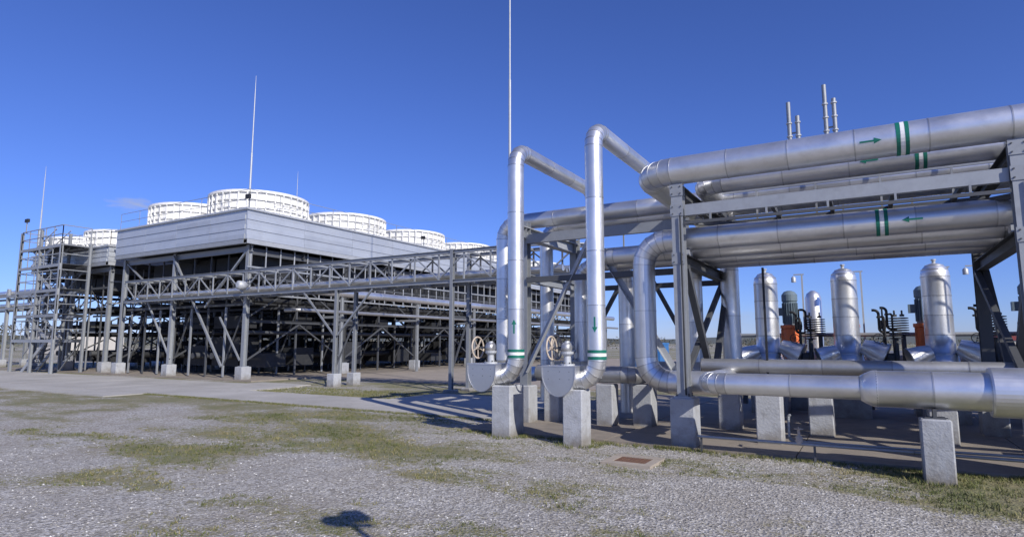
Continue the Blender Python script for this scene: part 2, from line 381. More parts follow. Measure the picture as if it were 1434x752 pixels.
def tower(name,x0,x1,y0,y1,zb,zt,fx,fy,cx,cy,fr=2.38):
    mb=MB(); n=6; dz=(zt-zb)/n
    for k in range(n):
        o=.0 if k%2 else .03; za=zb+k*dz; zc=za+dz
        for xw in (x1,x0):
            sgn=1 if xw==x1 else -1
            yy=y0
            while yy<y1-.1:
                ye=min(y1,yy+3.3)
                xa,xb=sorted((xw-.1*sgn,xw+o*sgn)); mb.box(xa,xb,yy,ye-.012,za,zc-.006,'panel',random.uniform(.92,1.06)); yy=ye
        for yw in (y0,y1):
            sgn=-1 if yw==y0 else 1; xx=x0+.11
            while xx<x1-.2:
                xe=min(x1-.11,xx+2.8); ya,yb=sorted((yw-.1*sgn,yw+o*sgn)); mb.box(xx,xe-.012,ya,yb,za,zc-.006,'panel',random.uniform(.90,1.06)); xx=xe
    mb.box(x1-.02,x1+.09,y0-.09,y1+.09,zt,zt+.09,'steel_l'); mb.box(x0-.09,x0+.02,y0-.09,y1+.09,zt,zt+.09,'steel_l')
    mb.box(x0+.02,x1-.02,y0-.09,y0+.02,zt,zt+.088,'steel_l'); mb.box(x0+.02,x1-.02,y1-.02,y1+.09,zt,zt+.088,'steel_l')
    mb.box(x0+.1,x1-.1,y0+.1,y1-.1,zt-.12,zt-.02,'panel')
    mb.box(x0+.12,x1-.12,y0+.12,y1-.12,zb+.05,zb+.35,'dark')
    mb.beam((x1-.02,y0,zb-.12),(x1-.02,y1,zb-.12),.18,.2,'steel_l','C'); mb.beam((x0,y0+.05,zb-.12),(x1-.14,y0+.05,zb-.12),.18,.2,'steel','C')
    for x in fx:
        for y in fy: fan(mb,x,y,zt+.02,fr)
    mb.rail([(x0+.1,y0+.1,zt+.08),(x1-.05,y0+.1,zt+.08),(x1-.05,y1-.1,zt+.08)],.9,1.65,'steel',.011)
    for ix,x in enumerate(cx):
        for iy,y in enumerate(cy):
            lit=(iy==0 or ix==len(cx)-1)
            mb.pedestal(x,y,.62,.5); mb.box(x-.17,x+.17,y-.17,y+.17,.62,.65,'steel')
            mb.beam((x,y,.65),(x,y,zb-.22),.2,.2,'steel' if lit else 'steel_d','H')  # inner columns use the darker copy: shade put into the colour
    for x in cx:
        for z,h in ((zb-.5,.3),(4.75,.18),(2.7,.14)):
            mb.beam((x,cy[0]+.13,z),(x,cy[-1],z),.12,h,'steel_d','H')
        for a_,b_ in zip(cy[:-1],cy[1:]):
            mid=(a_+b_)/2
            for z0,z1 in ((2.9,4.65),(.9,2.6)):
                mb.beam((x,a_+.13,z0),(x,mid,z1),.07,.07,'steel_d'); mb.beam((x,b_-.13,z0),(x,mid,z1),.07,.07,'steel_d')
    y=cy[0]; row=0
    while y<cy[-1]+.1:
        st='steel' if row==0 else 'steel_d'  # rows behind the front take the darker copy, shade in the colour
        mb.beam((x0+.2,y+.02,zb-.4),(x1-.15,y+.02,zb-.4),.13,.26,st,'H')
        if row<14:
            for z in (4.9,3.5):
                mb.beam((x0+.2,y+.3,z),(x1-.3,y+.3,z),.08,.12,'steel_d','C')
            x=x0+.7; s=0
            while x<x1-.5:
                mb.beam((x,y+.3,3.55),(x,y+.3,zb-.3),.06,.06,'steel_d')
                mb.beam((x,y+.3,3.6 if s%2 else 4.85),(x+1.35,y+.3,4.85 if s%2 else 3.6),.045,.045,'steel_d')
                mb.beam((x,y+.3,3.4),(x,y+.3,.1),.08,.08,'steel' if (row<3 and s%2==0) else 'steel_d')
                if s%3==0: mb.beam((x,y+.3,.6),(x+1.38,y+.3,3.3),.05,.05,'steel_d')
                x+=1.38; s+=1
        y+=3.02; row+=1
    x=x0+1.
    while x<x1-2.2:     # bundle-like dark boxes, added to put shade into the upper bay
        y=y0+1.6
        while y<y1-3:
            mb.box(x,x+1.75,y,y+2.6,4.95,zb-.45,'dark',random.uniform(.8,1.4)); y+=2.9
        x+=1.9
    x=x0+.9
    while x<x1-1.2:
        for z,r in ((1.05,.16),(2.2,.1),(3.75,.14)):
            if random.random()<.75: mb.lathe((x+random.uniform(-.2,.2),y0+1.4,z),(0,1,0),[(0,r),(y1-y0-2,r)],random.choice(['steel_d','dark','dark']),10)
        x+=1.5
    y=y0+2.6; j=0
    while y<y1-2:      # low exchangers: separate dark boxes with gaps, interior shade put into their colour
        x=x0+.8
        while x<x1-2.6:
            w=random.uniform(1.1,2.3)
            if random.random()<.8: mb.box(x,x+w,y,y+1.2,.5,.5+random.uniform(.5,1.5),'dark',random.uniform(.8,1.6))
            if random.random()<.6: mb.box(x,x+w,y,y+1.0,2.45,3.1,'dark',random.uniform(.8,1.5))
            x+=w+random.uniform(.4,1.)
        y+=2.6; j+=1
    y=y0+.5
    while y<y1:
        mb.beam((x1-.3,y,3.95),(x1-.3,y,zb-.2),.045,.045,'steel_l'); y+=.83
    for z in (3.95,5.2): mb.beam((x1-.24,y0+.3,z),(x1-.24,y1,z),.05,.08,'steel')
    return mb
fy=[20.1+6.05*i for i in range(7)]
mb=tower('cooling_tower',-35.5,-24.25,17.3,59.8,6.45,7.8,(-27.2,-32.6),fy,(-24.6,-30.45,-35.2),[17.75+6.05*i for i in range(7)])
mb.beam((-30.4,17.72,.9),(-32.8,17.72,3.9),.07,.07,'steel'); mb.beam((-35,17.72,6.0),(-32.6,17.72,4.6),.07,.07,'steel')
mb.beam((-30.45,17.6,6.1),(-26.0,17.6,.6),.09,.09,'steel'); mb.beam((-24.7,17.65,5.9),(-27.6,17.65,3.4),.08,.08,'steel')
mb.beam((-24.75,17.66,.9),(-26.4,17.66,2.9),.07,.07,'steel')
for x,y in ((-24.3,17.4),(-24.3,30.2)):
    mb.beam((x,y,7.8),(x,y,8.35),.05,.05,'steel'); mb.beam((x-.15,y-.08,8.42),(x+.15,y-.08,8.42),.1,.2,'dark')
mb.build('cooling_tower')
mb=tower('cooling_tower',-46.2,-36.9,17.6,45,6.3,7.15,(-40.4,-45.3),[20.3,26.9,33.5],(-37.2,-41.5,-45.9),[18.0,24.6,31.2,37.8],2.2)
mb.build('cooling_tower')

# stair tower ---------------------------------------------------------
mb=MB(); X0,X1,Y0,Y1=-43.4,-38.4,15.9,17.35
XM=(X0+X1)/2
for x in (X0,XM,X1):
    for y in (Y0,Y1):
        mb.beam((x,y,0),(x,y,8.2 if x!=X1 else 7.3),.14,.14,'steel','H')
lv=[1.9,3.3,4.7,6.1,7.2]
for i,z in enumerate(lv):
    if i in (3,4): mb.box(X0,X1,Y0+.05,Y1-.05,z-.03,z,'steel_d')
    else: mb.box(X0,X0+1.1,Y0+.05,Y1-.05,z-.03,z,'steel_d'); mb.box(X1-1.1,X1,Y0+.05,Y1-.05,z-.03,z,'steel_d')
    mb.beam((X0,Y0-.02,z-.1),(X1,Y0-.02,z-.1),.08,.16,'steel','C'); mb.beam((X0,Y1+.02,z-.1),(X1,Y1+.02,z-.1),.08,.16,'steel','C')
    mb.rail([(X1,Y1,z),(X1,Y0,z),(X0,Y0,z),(X0,Y1,z)],1.05,1.0,'steel',.022)
prev=0
for i,z in enumerate(lv):
    xa,xb=(X0+1.1,X1-1.1) if i%2==0 else (X1-1.1,X0+1.1)
    for yy in (Y0+.15,Y0+.85):
        mb.beam((xa,yy,prev),(xb,yy,z),.04,.2,'steel_l'); mb.beam((xa,yy,prev+.95),(xb,yy,z+.95),.04,.04,'steel_l')
    n=8
    for k in range(n):
        t=(k+.5)/n; xx=xa+(xb-xa)*t; zz=prev+(z-prev)*t; mb.box(xx-.14,xx+.14,Y0+.18,Y0+.82,zz-.02,zz+.01,'steel_d')
    prev=z
for z0,z1 in ((0,1.9),(3.3,4.7),(4.7,6.1)):
    mb.beam((X0,Y1-.02,z0),(XM,Y1-.02,z1),.05,.05,'steel'); mb.beam((XM,Y1-.02,z0),(X1,Y1-.02,z1),.05,.05,'steel')
mb.beam((-43.0,Y0,8.2),(-43.0,Y0,8.9),.05,.05); mb.beam((-43.2,Y0,8.95),(-42.8,Y0,8.95),.12,.2,'dark')
mb.build('stair_tower')

# pipe bridge truss ---------------------------------------------------
mb=MB()
YA,YB=17.15,18.2
for Yp in (YA,YB):
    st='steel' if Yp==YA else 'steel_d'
    mb.beam((-34,Yp,4.9),(-7.9,Yp,4.9),.1,.12,'steel','H'); mb.beam((-34,Yp,3.85),(-7.9,Yp,3.85),.1,.12,'steel','H')
    x=-34;i=0
    while x<-8:
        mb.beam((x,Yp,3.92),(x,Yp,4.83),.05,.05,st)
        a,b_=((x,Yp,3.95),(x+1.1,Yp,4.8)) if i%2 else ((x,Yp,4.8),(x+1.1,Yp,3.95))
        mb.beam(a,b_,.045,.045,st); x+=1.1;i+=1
x=-34
while x<-8:
    mb.beam((x,YA+.06,4.9),(x,YB-.06,4.9),.05,.07,'steel'); mb.beam((x,YA+.06,3.85),(x,YB-.06,3.85),.07,.08,'steel')
    mb.beam((x,YA+.06,4.93),(x+1.1,YB-.06,4.93),.035,.035,'steel'); x+=1.1
for x in (-12.5,-18.15):
    for Yp in (YA,YB):
        mb.pedestal(x,Yp,.1 if x>-15 else .5,.4); mb.beam((x,Yp,.1 if x>-15 else .5),(x,Yp,5.0 if x>-15 else 3.78),.13,.13,'steel','H')
    mb.beam((x,YA+.08,2.6),(x,YB-.08,2.6),.08,.1,'steel_d'); mb.beam((x,YA+.08,.8),(x,YB-.08,2.5),.05,.05,'steel_d')
for sx in (-1,1): mb.beam((-18.15+.1*sx,YA,2.0),(-18.15+1.9*sx,YA,3.75),.06,.06,'steel')
for y,z,r,mt in ((17.4,4.1,.11,'clad'),(17.7,4.05,.08,'clad_old'),(17.95,4.12,.12,'clad')):
    mb.pipe([(-33,y,z),(-8.3,y,z)],r,.3,mt,14,3.,seamr=.003)
mb.pipe([(-24,18.6,4.2),(-22.9,18.6,4.2),(-22.9,60,4.2)],.2,.35,'clad',16,2.)
for y in range(22,60,6):
    mb.beam((-22.9,y,0),(-22.9,y,3.98),.13,.13,'steel','H'); mb.beam((-22.8,y,3.0),(-24.4,y,3.0),.1,.12,'steel')
mb.pipe([(-23.2,18.8,3.2),(-22.4,18.8,3.2),(-22.4,60,3.2)],.09,.25,'clad_old',14,2.)
mb.lathe((-24.0,16.8,4.25),(0,1,0),[(0,.1),(.05,.2),(.35,.2),(.4,.1)],'steel_l',14)
mb.build('pipe_bridge')

# left far rack -------------------------------------------------------
mb=MB()
for y,z,r in ((19.6,5.3,.2),(20.3,5.3,.16),(19.6,4.4,.14),(20.3,4.4,.2)):
    mb.pipe([(-110,y,z),(-47,y,z)],r,.4,'clad',12,4.)
for x in range(-108,-46,6):
    for y in (19.3,20.6):
        mb.pedestal(x,y,.5,.4); mb.beam((x,y,.5),(x,y,5.6),.2,.2,'steel','H')
    for z in (4.15,5.02): mb.beam((x,19.4,z),(x,20.5,z),.12,.16)
for z in (4.15,5.02):
    for y in (19.2,20.7): mb.beam((-110,y,z),(-47,y,z),.1,.14,'steel','C')
mb.build('pipe_rack')

# ------------------------------------------------------------------ expansion loops with valves
def dbox(mb,cx,cy,ztop,w,h,dy,mat='clad'):
    n=14; prof=[(-w/2,ztop),(-w/2,ztop-h*.15)]
    for i in range(n+1):
        a=math.pi+math.pi*i/n; prof.append((w/2*math.cos(a),ztop-h*.2+h*.8*math.sin(a)))
    prof+= [(w/2,ztop-h*.15),(w/2,ztop)]
    k=len(prof); P=[(cx+x,cy-dy/2,z) for x,z in prof]+[(cx+x,cy+dy/2,z) for x,z in prof]
    F=[(i,i+1,k+i+1,k+i) for i in range(k-1)]
    mb.add(P,F,mat,True,1.02); mb.add(P[:k],[tuple(reversed(range(k)))],mat,False,.8); mb.add(P[k:],[tuple(range(k))],mat,False,.8)
    mb.box(cx-w/2-.012,cx+w/2+.012,cy-dy/2-.012,cy+dy/2+.012,ztop,ztop+.014,mat,.95)
    for yy in (cy-dy/2-.004,cy+dy/2+.004):
        for i in range(k-1):
            a=Vector((P[i][0],yy,P[i][2]));b_=Vector((P[i+1][0],yy,P[i+1][2])); mb.beam(a,b_,.012,.014,mat,tone=.7)
    for q in (-.3,.05,.33):
        for zz in (.12,.3): mb.lathe((cx+q*w,cy-dy/2-.006,ztop-zz*h*1.4),(0,1,0),[(0,.006),(.006,.008)],'steel_d',6)
def valve(mb,cx,cy,z,wx=-.3,R=.2):
    mb.lathe((cx,cy,z),(0,0,1),[(0,.13),(.03,.13),(.03,.07),(.16,.06),(.2,.11),(.24,.11),(.24,.07),(.34,.07),(.42,.04)],'steel_l',16,False)
    for i in range(8):
        a=i*math.pi/4; mb.lathe((cx+.11*math.cos(a),cy+.11*math.sin(a),z+.03),(0,0,1),[(0,.012),(.03,.012)],'steel_d',6,False)
    mb.lathe((cx-.09,cy,z+.3),(1,0,0),[(0,.04),(.02,.1),(.14,.1),(.16,.05)],'clad_old',14)
    mb.beam((cx,cy,z+.3),(cx+wx,cy,z+.3),.035,.035,'steel_d')
    mb.wheel((cx+wx,cy,z+.3),(1,0,0.05),R)
def loop(rx,ry,ztop,yend,zend,ped):
    mb=MB(); R=.155
    bot=1.06
    mb.pipe([(rx-.75,ry,bot),(rx,ry,bot),(rx,ry,ztop),(rx,yend,ztop),(rx,yend,zend)],R,.34,'clad',32,1.0)
    mb.bands((rx,ry,1.50),(0,0,1),R)
    dbox(mb,rx-.62,ry,1.30,.62,.5,.46)
    valve(mb,rx-.55,ry,1.31)
    mb.box(ped[0]-.12,ped[0]+.12,ry-.1,ry+.1,.925,.94,'steel_d')
    mb.pipe([(rx-.85,ry,bot),(rx-.95,ry,bot)],R*.9,.3,'clad',24)
    mb.pedestal(ped[0],ped[1],.92,ped[2],wy=ped[3])
    return mb
mb=loop(-5.66,9.8,5.42,13.6,4.6,(-5.87,9.86,.40,.52)); mb.arrow((-5.66,9.8,2.0),(0,0,1),.155,(.3,-1,0),.26); mb.build('expansion_loop_pipe')
mb=loop(-3.94,9.55,5.45,14.6,4.6,(-4.33,9.56,.36,.38)); mb.arrow((-3.94,9.55,2.0),(0,0,-1),.155,(.2,-1,0),.26); mb.build('expansion_loop_pipe')
mb=MB()
mb.pipe([(-6.3,11.9,1.05),(-4.0,11.9,1.05),(-4.0,16,1.05)],.17,.36,'clad_old',20); dbox(mb,-5.5,11.9,1.3,.6,.5,.4,'clad_old'); valve(mb,-5.5,11.9,1.31,-.35,.26)
mb.pedestal(-5.9,11.9,.86); mb.pedestal(-4.7,11.9,.86); mb.build('valve_line')

# ------------------------------------------------------------------ right pipe rack
mb=MB()
fx=[-2.68,1.9,6.48,11.06]
for x in fx:
    for y in (10.25,14.1):
        mb.pedestal(x,y,.8,.40); mb.box(x-.14,x+.14,y-.14,y+.14,.80,.825,'steel_l')
        for sx in (-.1,.1):
            for sy in (-.1,.1): mb.lathe((x+sx,y+sy,.825),(0,0,1),[(0,.014),(.05,.014)],'steel_d',6,False)
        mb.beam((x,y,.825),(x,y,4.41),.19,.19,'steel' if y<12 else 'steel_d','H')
        if y<12:
            for sx in (-1,1): mb.box(x+sx*.1-.004,x+sx*.1+.004,y-.09,y+.09,.826,1.0,'steel')
            for z in (3.12,3.95,4.3): # cleats and bolts
                mb.box(x-.11,x+.11,y-.107,y-.097,z-.1,z+.1,'steel')
                for sx in (-.07,.07):
                    for sz in (-.06,.06): mb.lathe((x+sx,y-.107,z+sz),(0,-1,0),[(0,.012),(.014,.012)],'steel_d',6,False)
    for z in (4.31,3.12): mb.beam((x+.003,10.36,z),(x+.003,14.0,z),.16,.2,'steel_d','H')
    mb.beam((x+.06,10.4,3.0),(x+.06,12.1,1.0),.11,.11,'steel_d'); mb.beam((x+.06,13.95,3.0),(x+.06,12.3,1.0),.11,.11,'steel_d')
    mb.beam((x-.06,10.38,1.0),(x-.06,13.98,3.0),.09,.09,'steel_d')
x=-6.4
for y in (11.5,14.1):
    mb.pedestal(x,y,.8,.38); mb.beam((x,y,.8),(x,y,4.35),.18,.18,'steel','H')
mb.beam((x,11.1,4.1),(x,14.3,4.1),.2,.26,'steel_l','H'); mb.beam((x,11.6,3.1),(x,14.0,3.1),.14,.18,'steel','H')
for y in (10.25,12.1,14.1):
    for i in range(3):
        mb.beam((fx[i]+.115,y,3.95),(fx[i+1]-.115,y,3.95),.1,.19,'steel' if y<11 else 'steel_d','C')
for i in range(3):
    a,b_=fx[i]+.115,fx[i+1]-.115
    mb.beam((a,10.17,3.72),(b_,10.17,3.72),.045,.05,'steel_d')
    k=5
    for j in range(k):
        xx=a+(b_-a)*(j+.5)/k
        mb.beam((xx,10.17,3.74),(xx,10.17,3.86),.03,.03,'steel')
        mb.beam((xx,10.36,4.02),(xx,14.0,4.02),.06,.08,'steel_d')
for y in (11.4,14.1):
    mb.beam((-6.3,y,3.95),(-2.78,y,3.95),.1,.2,'steel','C'); mb.beam((-6.3,y,3.05),(-2.78,y,3.05),.08,.12,'steel_d','C')
mb.beam((-6.35,11.4,1.1),(-4.85,11.4,3.85),.11,.11,'steel_l','L'); mb.beam((-4.75,11.4,3.85),(-3.0,11.4,.95),.11,.11,'steel_l','L')
mb.beam((-6.35,14.1,1.1),(-4.75,14.1,3.85),.09,.09,'steel_d'); mb.beam((-4.7,14.1,3.85),(-3.2,14.1,.95),.09,.09,'steel_d')
for y in np.arange(12.2,13.9,.05): mb.beam((-2.5,float(y),3.86),(10.6,float(y),3.86),.01,.03,'dark')
for xx in np.arange(-2.5,10.6,.15): mb.beam((float(xx),12.18,3.835),(float(xx),13.9,3.835),.012,.02,'dark')
mb.rail([(-2.7,12.2,4.06),(10.6,12.2,4.06)],1.1,1.0,'steel',.018)
mb.rail([(-6.3,14.2,4.06),(10.6,14.2,4.06)],1.1,1.2,'steel',.018)
for i in range(3):
    a,b_=fx[i],fx[i+1]
    mb.beam((a,10.4,3.78),(b_,14.0,3.78),.07,.07,'steel_d'); mb.beam((a,14.0,3.70),(b_,10.4,3.70),.07,.07,'steel_d')
for x in fx[:3]: mb.lathe((x+.06,10.12,.85),(0,0,1),[(0,.014),(3.0,.014)],'dark',8)
mb.build('pipe_rack')

# rack pipes ----------------------------------------------------------
def P(name,pts,R,bend=None,extra=None,**k):
    mb=MB(); mb.pipe(pts,R,bend,**k)
    if extra: extra(mb)
    return mb.build(name)
def ex(mb):
    mb.bands((.62,10.25,4.665),(1,0,0),.24); mb.arrow((.22,10.25,4.665),(1,0,0),.24,(0,-1,-.15),.28)
    for x in fx[:3]: mb.box(x-.1,x+.1,10.2,10.3,4.41,4.43,'steel_l')
P('insulated_pipe',[(12,10.25,4.665),(-3.25,10.25,4.665),(-3.25,14.6,4.665)],.24,.5,ex,seam=.95,segs=36)
def ex(mb):
    mb.bands((.30,10.66,3.52),(1,0,0),.2); mb.arrow((.68,10.66,3.52),(-1,0,0),.2,(0,-1,-.1),.26)
    for x in fx: mb.box(x-.09,x+.09,10.56,10.76,3.22,3.325,'steel_l')
P('insulated_pipe',[(12,10.66,3.52),(-3.45,10.66,3.52),(-3.45,10.66,1.02),(-2.2,10.66,1.02)],.2,.42,ex,seam=.95,segs=32)
def ex(mb): mb.bands((.9,11.25,4.62),(1,0,0),.19); mb.arrow((.2,11.25,4.62),(-1,0,0),.19,(0,-1,0),.26)
P('insulated_pipe',[(12,11.25,4.62),(-2.5,11.25,4.62),(-2.5,13.6,4.62),(-2.5,13.6,1.3)],.19,.4,ex,segs=28)
P('insulated_pipe',[(12,11.35,3.42),(-4.6,11.35,3.42),(-4.6,12.9,3.42),(-4.6,12.9,.2)],.17,.36,segs=24)
P('insulated_pipe',[(12,12.5,4.62),(-7.55,12.5,4.6),(-7.55,12.5,.9),(-7.55,14,.9)],.19,.4,segs=28)
P('insulated_pipe',[(12,13.5,4.6),(-6.9,13.5,4.6),(-6.9,13.5,.3)],.17,.4,segs=24)
P('insulated_pipe',[(12,12.9,3.4),(-3.1,12.9,3.4),(-3.1,12.9,1.2)],.17,.35,segs=24)
P('insulated_pipe',[(12,12.2,3.38),(-5.4,12.2,3.38),(-5.4,12.2,.3)],.14,.3,segs=24)
mb=MB(); yb=9.42; zb=1.10
mb.pipe([(-2.15,11.2,zb),(-2.15,yb,zb),(-.12,yb,zb)],.155,.32,'clad',32,.9)
mb.lathe((-.12,yb,zb),(1,0,0),[(0,.155),(.0,.165),(.06,.2),(.14,.235),(.2,.24)],'clad',36,True,1.05)
mb.pipe([(.07,yb,zb),(1.28,yb,zb)],.235,.4,'clad',40,.62)
mb.lathe((1.25,yb,zb),(1,0,0),[(0,.235),(0,.29),(.02,.3),(.42,.3),(.44,.29)],'clad',40,False,.95)
mb.pipe([(1.6,yb,zb),(10,yb,zb)],.26,.4,'clad',36,.8)
for x,y,w in ((.67,9.36,.33),(3.9,9.4,.37),(6.9,9.4,.37)):
    mb.pedestal(x,y,.76,w); mb.box(x-.11,x+.11,y-.1,y+.1,.76,.775,'steel_d'); mb.box(x-.02,x+.02,y-.08,y+.08,.775,.88,'steel_d')
mb.build('insulated_pipe')
mb=MB()
mb.pipe([(-3.9,12.5,1.12),(10,12.5,1.12)],.2,.4,'clad_old',28,1.)
mb.pipe([(-2.6,11.25,1.3),(10,11.25,1.3)],.12,.4,'clad_old',20,1.)
for x,y in ((-1.5,11.2),(-.8,12.5),(-2.4,12.6),(-4.0,12.2),(1.0,12.5),(2.8,12.5),(3,11.2),(5,11.2)):
    mb.pedestal(x,y,.86,.4)
mb.beam((-1.5,11.2,.86),(-1.5,11.2,3.0),.035,.035,'dark')
for x in (-2.1,-.4,1.3,3.0,4.7): mb.pipe([(x,12.7,1.12),(x,15.4,1.12)],.17,.3,'clad',20,.9)
mb.build('insulated_pipe')

mb=MB()
mb.pipe([(-2.4,9.9,.24),(9,9.9,.24)],.022,.1,'steel',8,3.)
mb.pipe([(-1.1,10.3,.6),(-1.1,10.12,.6),(-1.1,10.12,.24),(9,10.12,.3)],.018,.06,'steel',8,3.)
for x in np.arange(-2.35,9,1.6): mb.beam((float(x),9.9,0),(float(x),9.9,.22),.03,.03,'steel_d')
mb.lathe((-.95,9.92,.24),(0,0,1),[(0,.05),(.1,.05),(.12,.02),(.2,.02)],'wheel',10); mb.wheel((-.95,9.92,.45),(0,0,1),.06,'wheel')
mb.build('drain_pipe')

def vent(x,y,zt):
    mb=MB()
    for dx in (0,.17):
        mb.lathe((x+dx,y,4.8),(0,0,1),[(0,.045),(zt-4.8-dx*2,.045)],'steel',10)
        for z in np.arange(5.3,zt-.3,.3): mb.lathe((x+dx,y,float(z)),(0,0,1),[(0,.062),(.03,.062)],'steel_l',10,False)
    for z in (5.6,6.3): mb.beam((x,y+.04,z),(x+.16,y+.04,z),.03,.03,'steel')
    mb.build('vent_pipe')
vent(-1.2,14.2,7.0); vent(-.48,14.2,7.25)
for k,(x,y) in enumerate(((-1.05,12.5),(-.75,12.5))):
    mb=MB(); mb.lathe((x,y,4.8),(0,0,1),[(0,.12),(.04,.12),(.04,.05),(.15,.05),(.15,.11),(.3,.11),(.33,.05)],'dark',14,False)
    mb.wheel((x,y,5.2),(0,0,1),.13,'dark',4); mb.build('gate_valve')

# ------------------------------------------------------------------ pumps
def pump(x,y,zt=3.45,R=.27,mdx=.42,mdy=1.1):
    root=bpy.data.objects.new('vertical_pump',None); coll.objects.link(root)
    mb=MB()
    prof=[(0,.42),(.12,.42),(.2,.36),(.5,R+.02)]
    z0=.95
    z=.5
    while z<zt-z0-R*1.1: prof.append((z,R)); z+=.42
    top=zt-z0-R*1.05
    for i in range(0,8):
        a=math.pi/2*i/7; prof.append((top+R*1.0*math.sin(a),max(.03,R*math.cos(a))))
    mb.lathe((x,y,z0),(0,0,1),prof,'clad',30,True,1,True,True,.07)
    z=.5
    while z<top: mb.band((x,y,z0+z),(0,0,1),R,.022,.006,'clad',30,.7); z+=.42
    for q in (.35,.7): mb.band((x,y,z0+top+R*math.sin(q*1.3)),(0,0,1),R*math.cos(q*1.3)+.004,.02,.006,'clad',30,.75)
    mb.lathe((x,y,zt-.06),(0,0,1),[(0,.035),(.1,.035),(.1,.05),(.13,.05)],'steel_l',10,False)
    mb.lathe((x+.3,y-.1,1.62),(.8,-.1,-.35),[(0,.16),(.25,.22),(.45,.25),(.47,.27),(.5,.27)],'clad',20)
    mb.lathe((x-.2,y-.2,1.5),(-.8,-.2,-.3),[(0,.16),(.2,.2),(.38,.22),(.4,.24),(.43,.24)],'clad',20)
    mb.pedestal(x,y,.95,.8); mb.build('vessel',root)
    mb=MB(); mx,my=x+mdx,y+mdy
    mb.pedestal(mx,my,.9,.7)
    mb.lathe((mx,my,.9),(0,0,1),[(0,.26),(.05,.26),(.05,.17),(.3,.17),(.3,.24),(.38,.24)],'steel_l',18,False)
    mb.lathe((mx,my,1.3),(0,0,1),[(0,.18),(.1,.21),(.75,.21),(.77,.25),(.85,.25)],'orange',20,False)
    for i in range(4):
        a=i*math.pi/2+.4; e=Vector((math.cos(a),math.sin(a),0)); mb.beam(Vector((mx,my,1.35))+e*.22,Vector((mx,my,2.05))+e*.22,.05,.04,'orange')
    mb.lathe((mx,my,2.15),(0,0,1),[(0,.17),(.6,.17),(.62,.19),(.78,.19),(.86,.13),(.89,.05)],'teal',20,False)
    for i in range(20):
        a=i*math.pi/10; e=Vector((math.cos(a),math.sin(a),0)); mb.beam(Vector((mx,my,2.2))+e*.18,Vector((mx,my,2.72))+e*.18,.016,.04,'teal')
    mb.box(mx-.32,mx-.17,my-.08,my+.08,2.4,2.6,'teal')
    mb.build('motor',root)
    mb=MB()
    for dx,dy,zb,nn in ((.95,-.1,1.78,9),(1.12,.5,1.86,8)):
        for i in range(nn):
            z=zb+i*.055; mb.lathe((x+dx,y+dy,z),(0,0,1),[(0,.06),(.008,.125),(.026,.125),(.034,.06)],'black',18,False,1)
        mb.lathe((x+dx,y+dy,1.2),(0,0,1),[(0,.05),(zb-1.2,.05)],'steel_d',10)
        mb.lathe((x+dx,y+dy,zb+nn*.055),(0,0,1),[(0,.05),(.05,.05),(.05,.02),(.14,.02)],'steel_d',10,False)
        mb.box(x+dx-.16,x+dx+.16,y+dy-.16,y+dy+.16,1.1,1.16,'steel_d')
        mb.pipe([(x+dx-.12,y+dy,zb+.15),(x+dx-.3,y+dy,zb+.15),(x+dx-.3,y+dy,zb+.65),(x+dx-.42,y+dy,zb+.65)],.03,.09,'black',10,9,seamr=0.001)
        mb.pipe([(x+dx-.2,y+dy-.1,1.2),(x+dx-.2,y+dy-.1,zb+.5),(x+dx-.32,y+dy+.2,zb+.5)],.022,.07,'black',10,9,seamr=0.001)
    mb.beam((x+.72,y-.1,1.0),(x+.72,y-.1,2.5),.035,.035,'dark'); mb.lathe((x+.72,y-.1,2.0),(0,0,1),[(0,.06),(.1,.07),(.2,.06)],'black',10)
    mb.wheel((x+.62,y-.22,1.8),(0,1,0),.1,'dark',4)
    mb.lathe((x+.6,y-.05,1.35),(1,0,.05),[(0,.12),(.03,.17),(.07,.17),(.1,.11),(.3,.11),(.33,.17),(.37,.17)],'steel_d',16,False)
    mb.build('valve_group',root)
pump(-2.1,16.0); pump(-.4,16.0,mdx=.02); pump(1.36,16.0,mdx=-.16); pump(3.1,16.0,mdx=.02); pump(4.8,16.0)
mb=MB()
mb.lathe((-1.2,18.2,0),(0,0,1),[(0,.2),(2.9,.2),(3.02,.16),(3.1,.05)],'clad',20)
for x in (-.05,1.75,-1.4,2.3):
    mb.beam((x,17.6,0),(x,17.6,3.5),.04,.04,'steel_l'); mb.beam((x-.2,17.6,3.5),(x+.05,17.6,3.5),.03,.03,'steel_l')
    mb.lathe((x-.2,17.6,3.3),(0,0,1),[(0,.06),(.12,.06),(.16,.02)],'steel_l',10)
mb.pipe([(-3.2,17.9,1.3),(6,17.9,1.3)],.2,.4,'clad_old',20,1.); mb.pipe([(-3.2,17.3,1.9),(6,17.3,1.9)],.05,.4,'steel',10,2.)
for x in np.arange(-3,6,1.5): mb.beam((float(x),17.9,0),(float(x),17.9,1.1),.12,.12,'steel_d')
mb.build('instrument_stand')

# ------------------------------------------------------------------ lightning rods
def rod(x,y,z0,z1,r,lean=(0,0)):
    mb=MB(); a=Vector((x,y,z0)); b_=Vector((x+lean[0],y+lean[1],z1)); d=b_-a;L=d.length
    mb.lathe(a,d,[(0,r*2.2),(.25,r*2.2),(.25,r),(L*.5,r*.85),(L*.5,r*.6),(L*.85,r*.45),(L,r*.12)],'steel_l',10,False); mb.build('lightning_rod')
rod(-29.9,21.4,7.85,17.2,.06); rod(-11.0,18.6,0,23,.055); rod(-44.6,17.2,7.2,12.9,.05); rod(-28.0,23.12,7.85,11.6,.03)

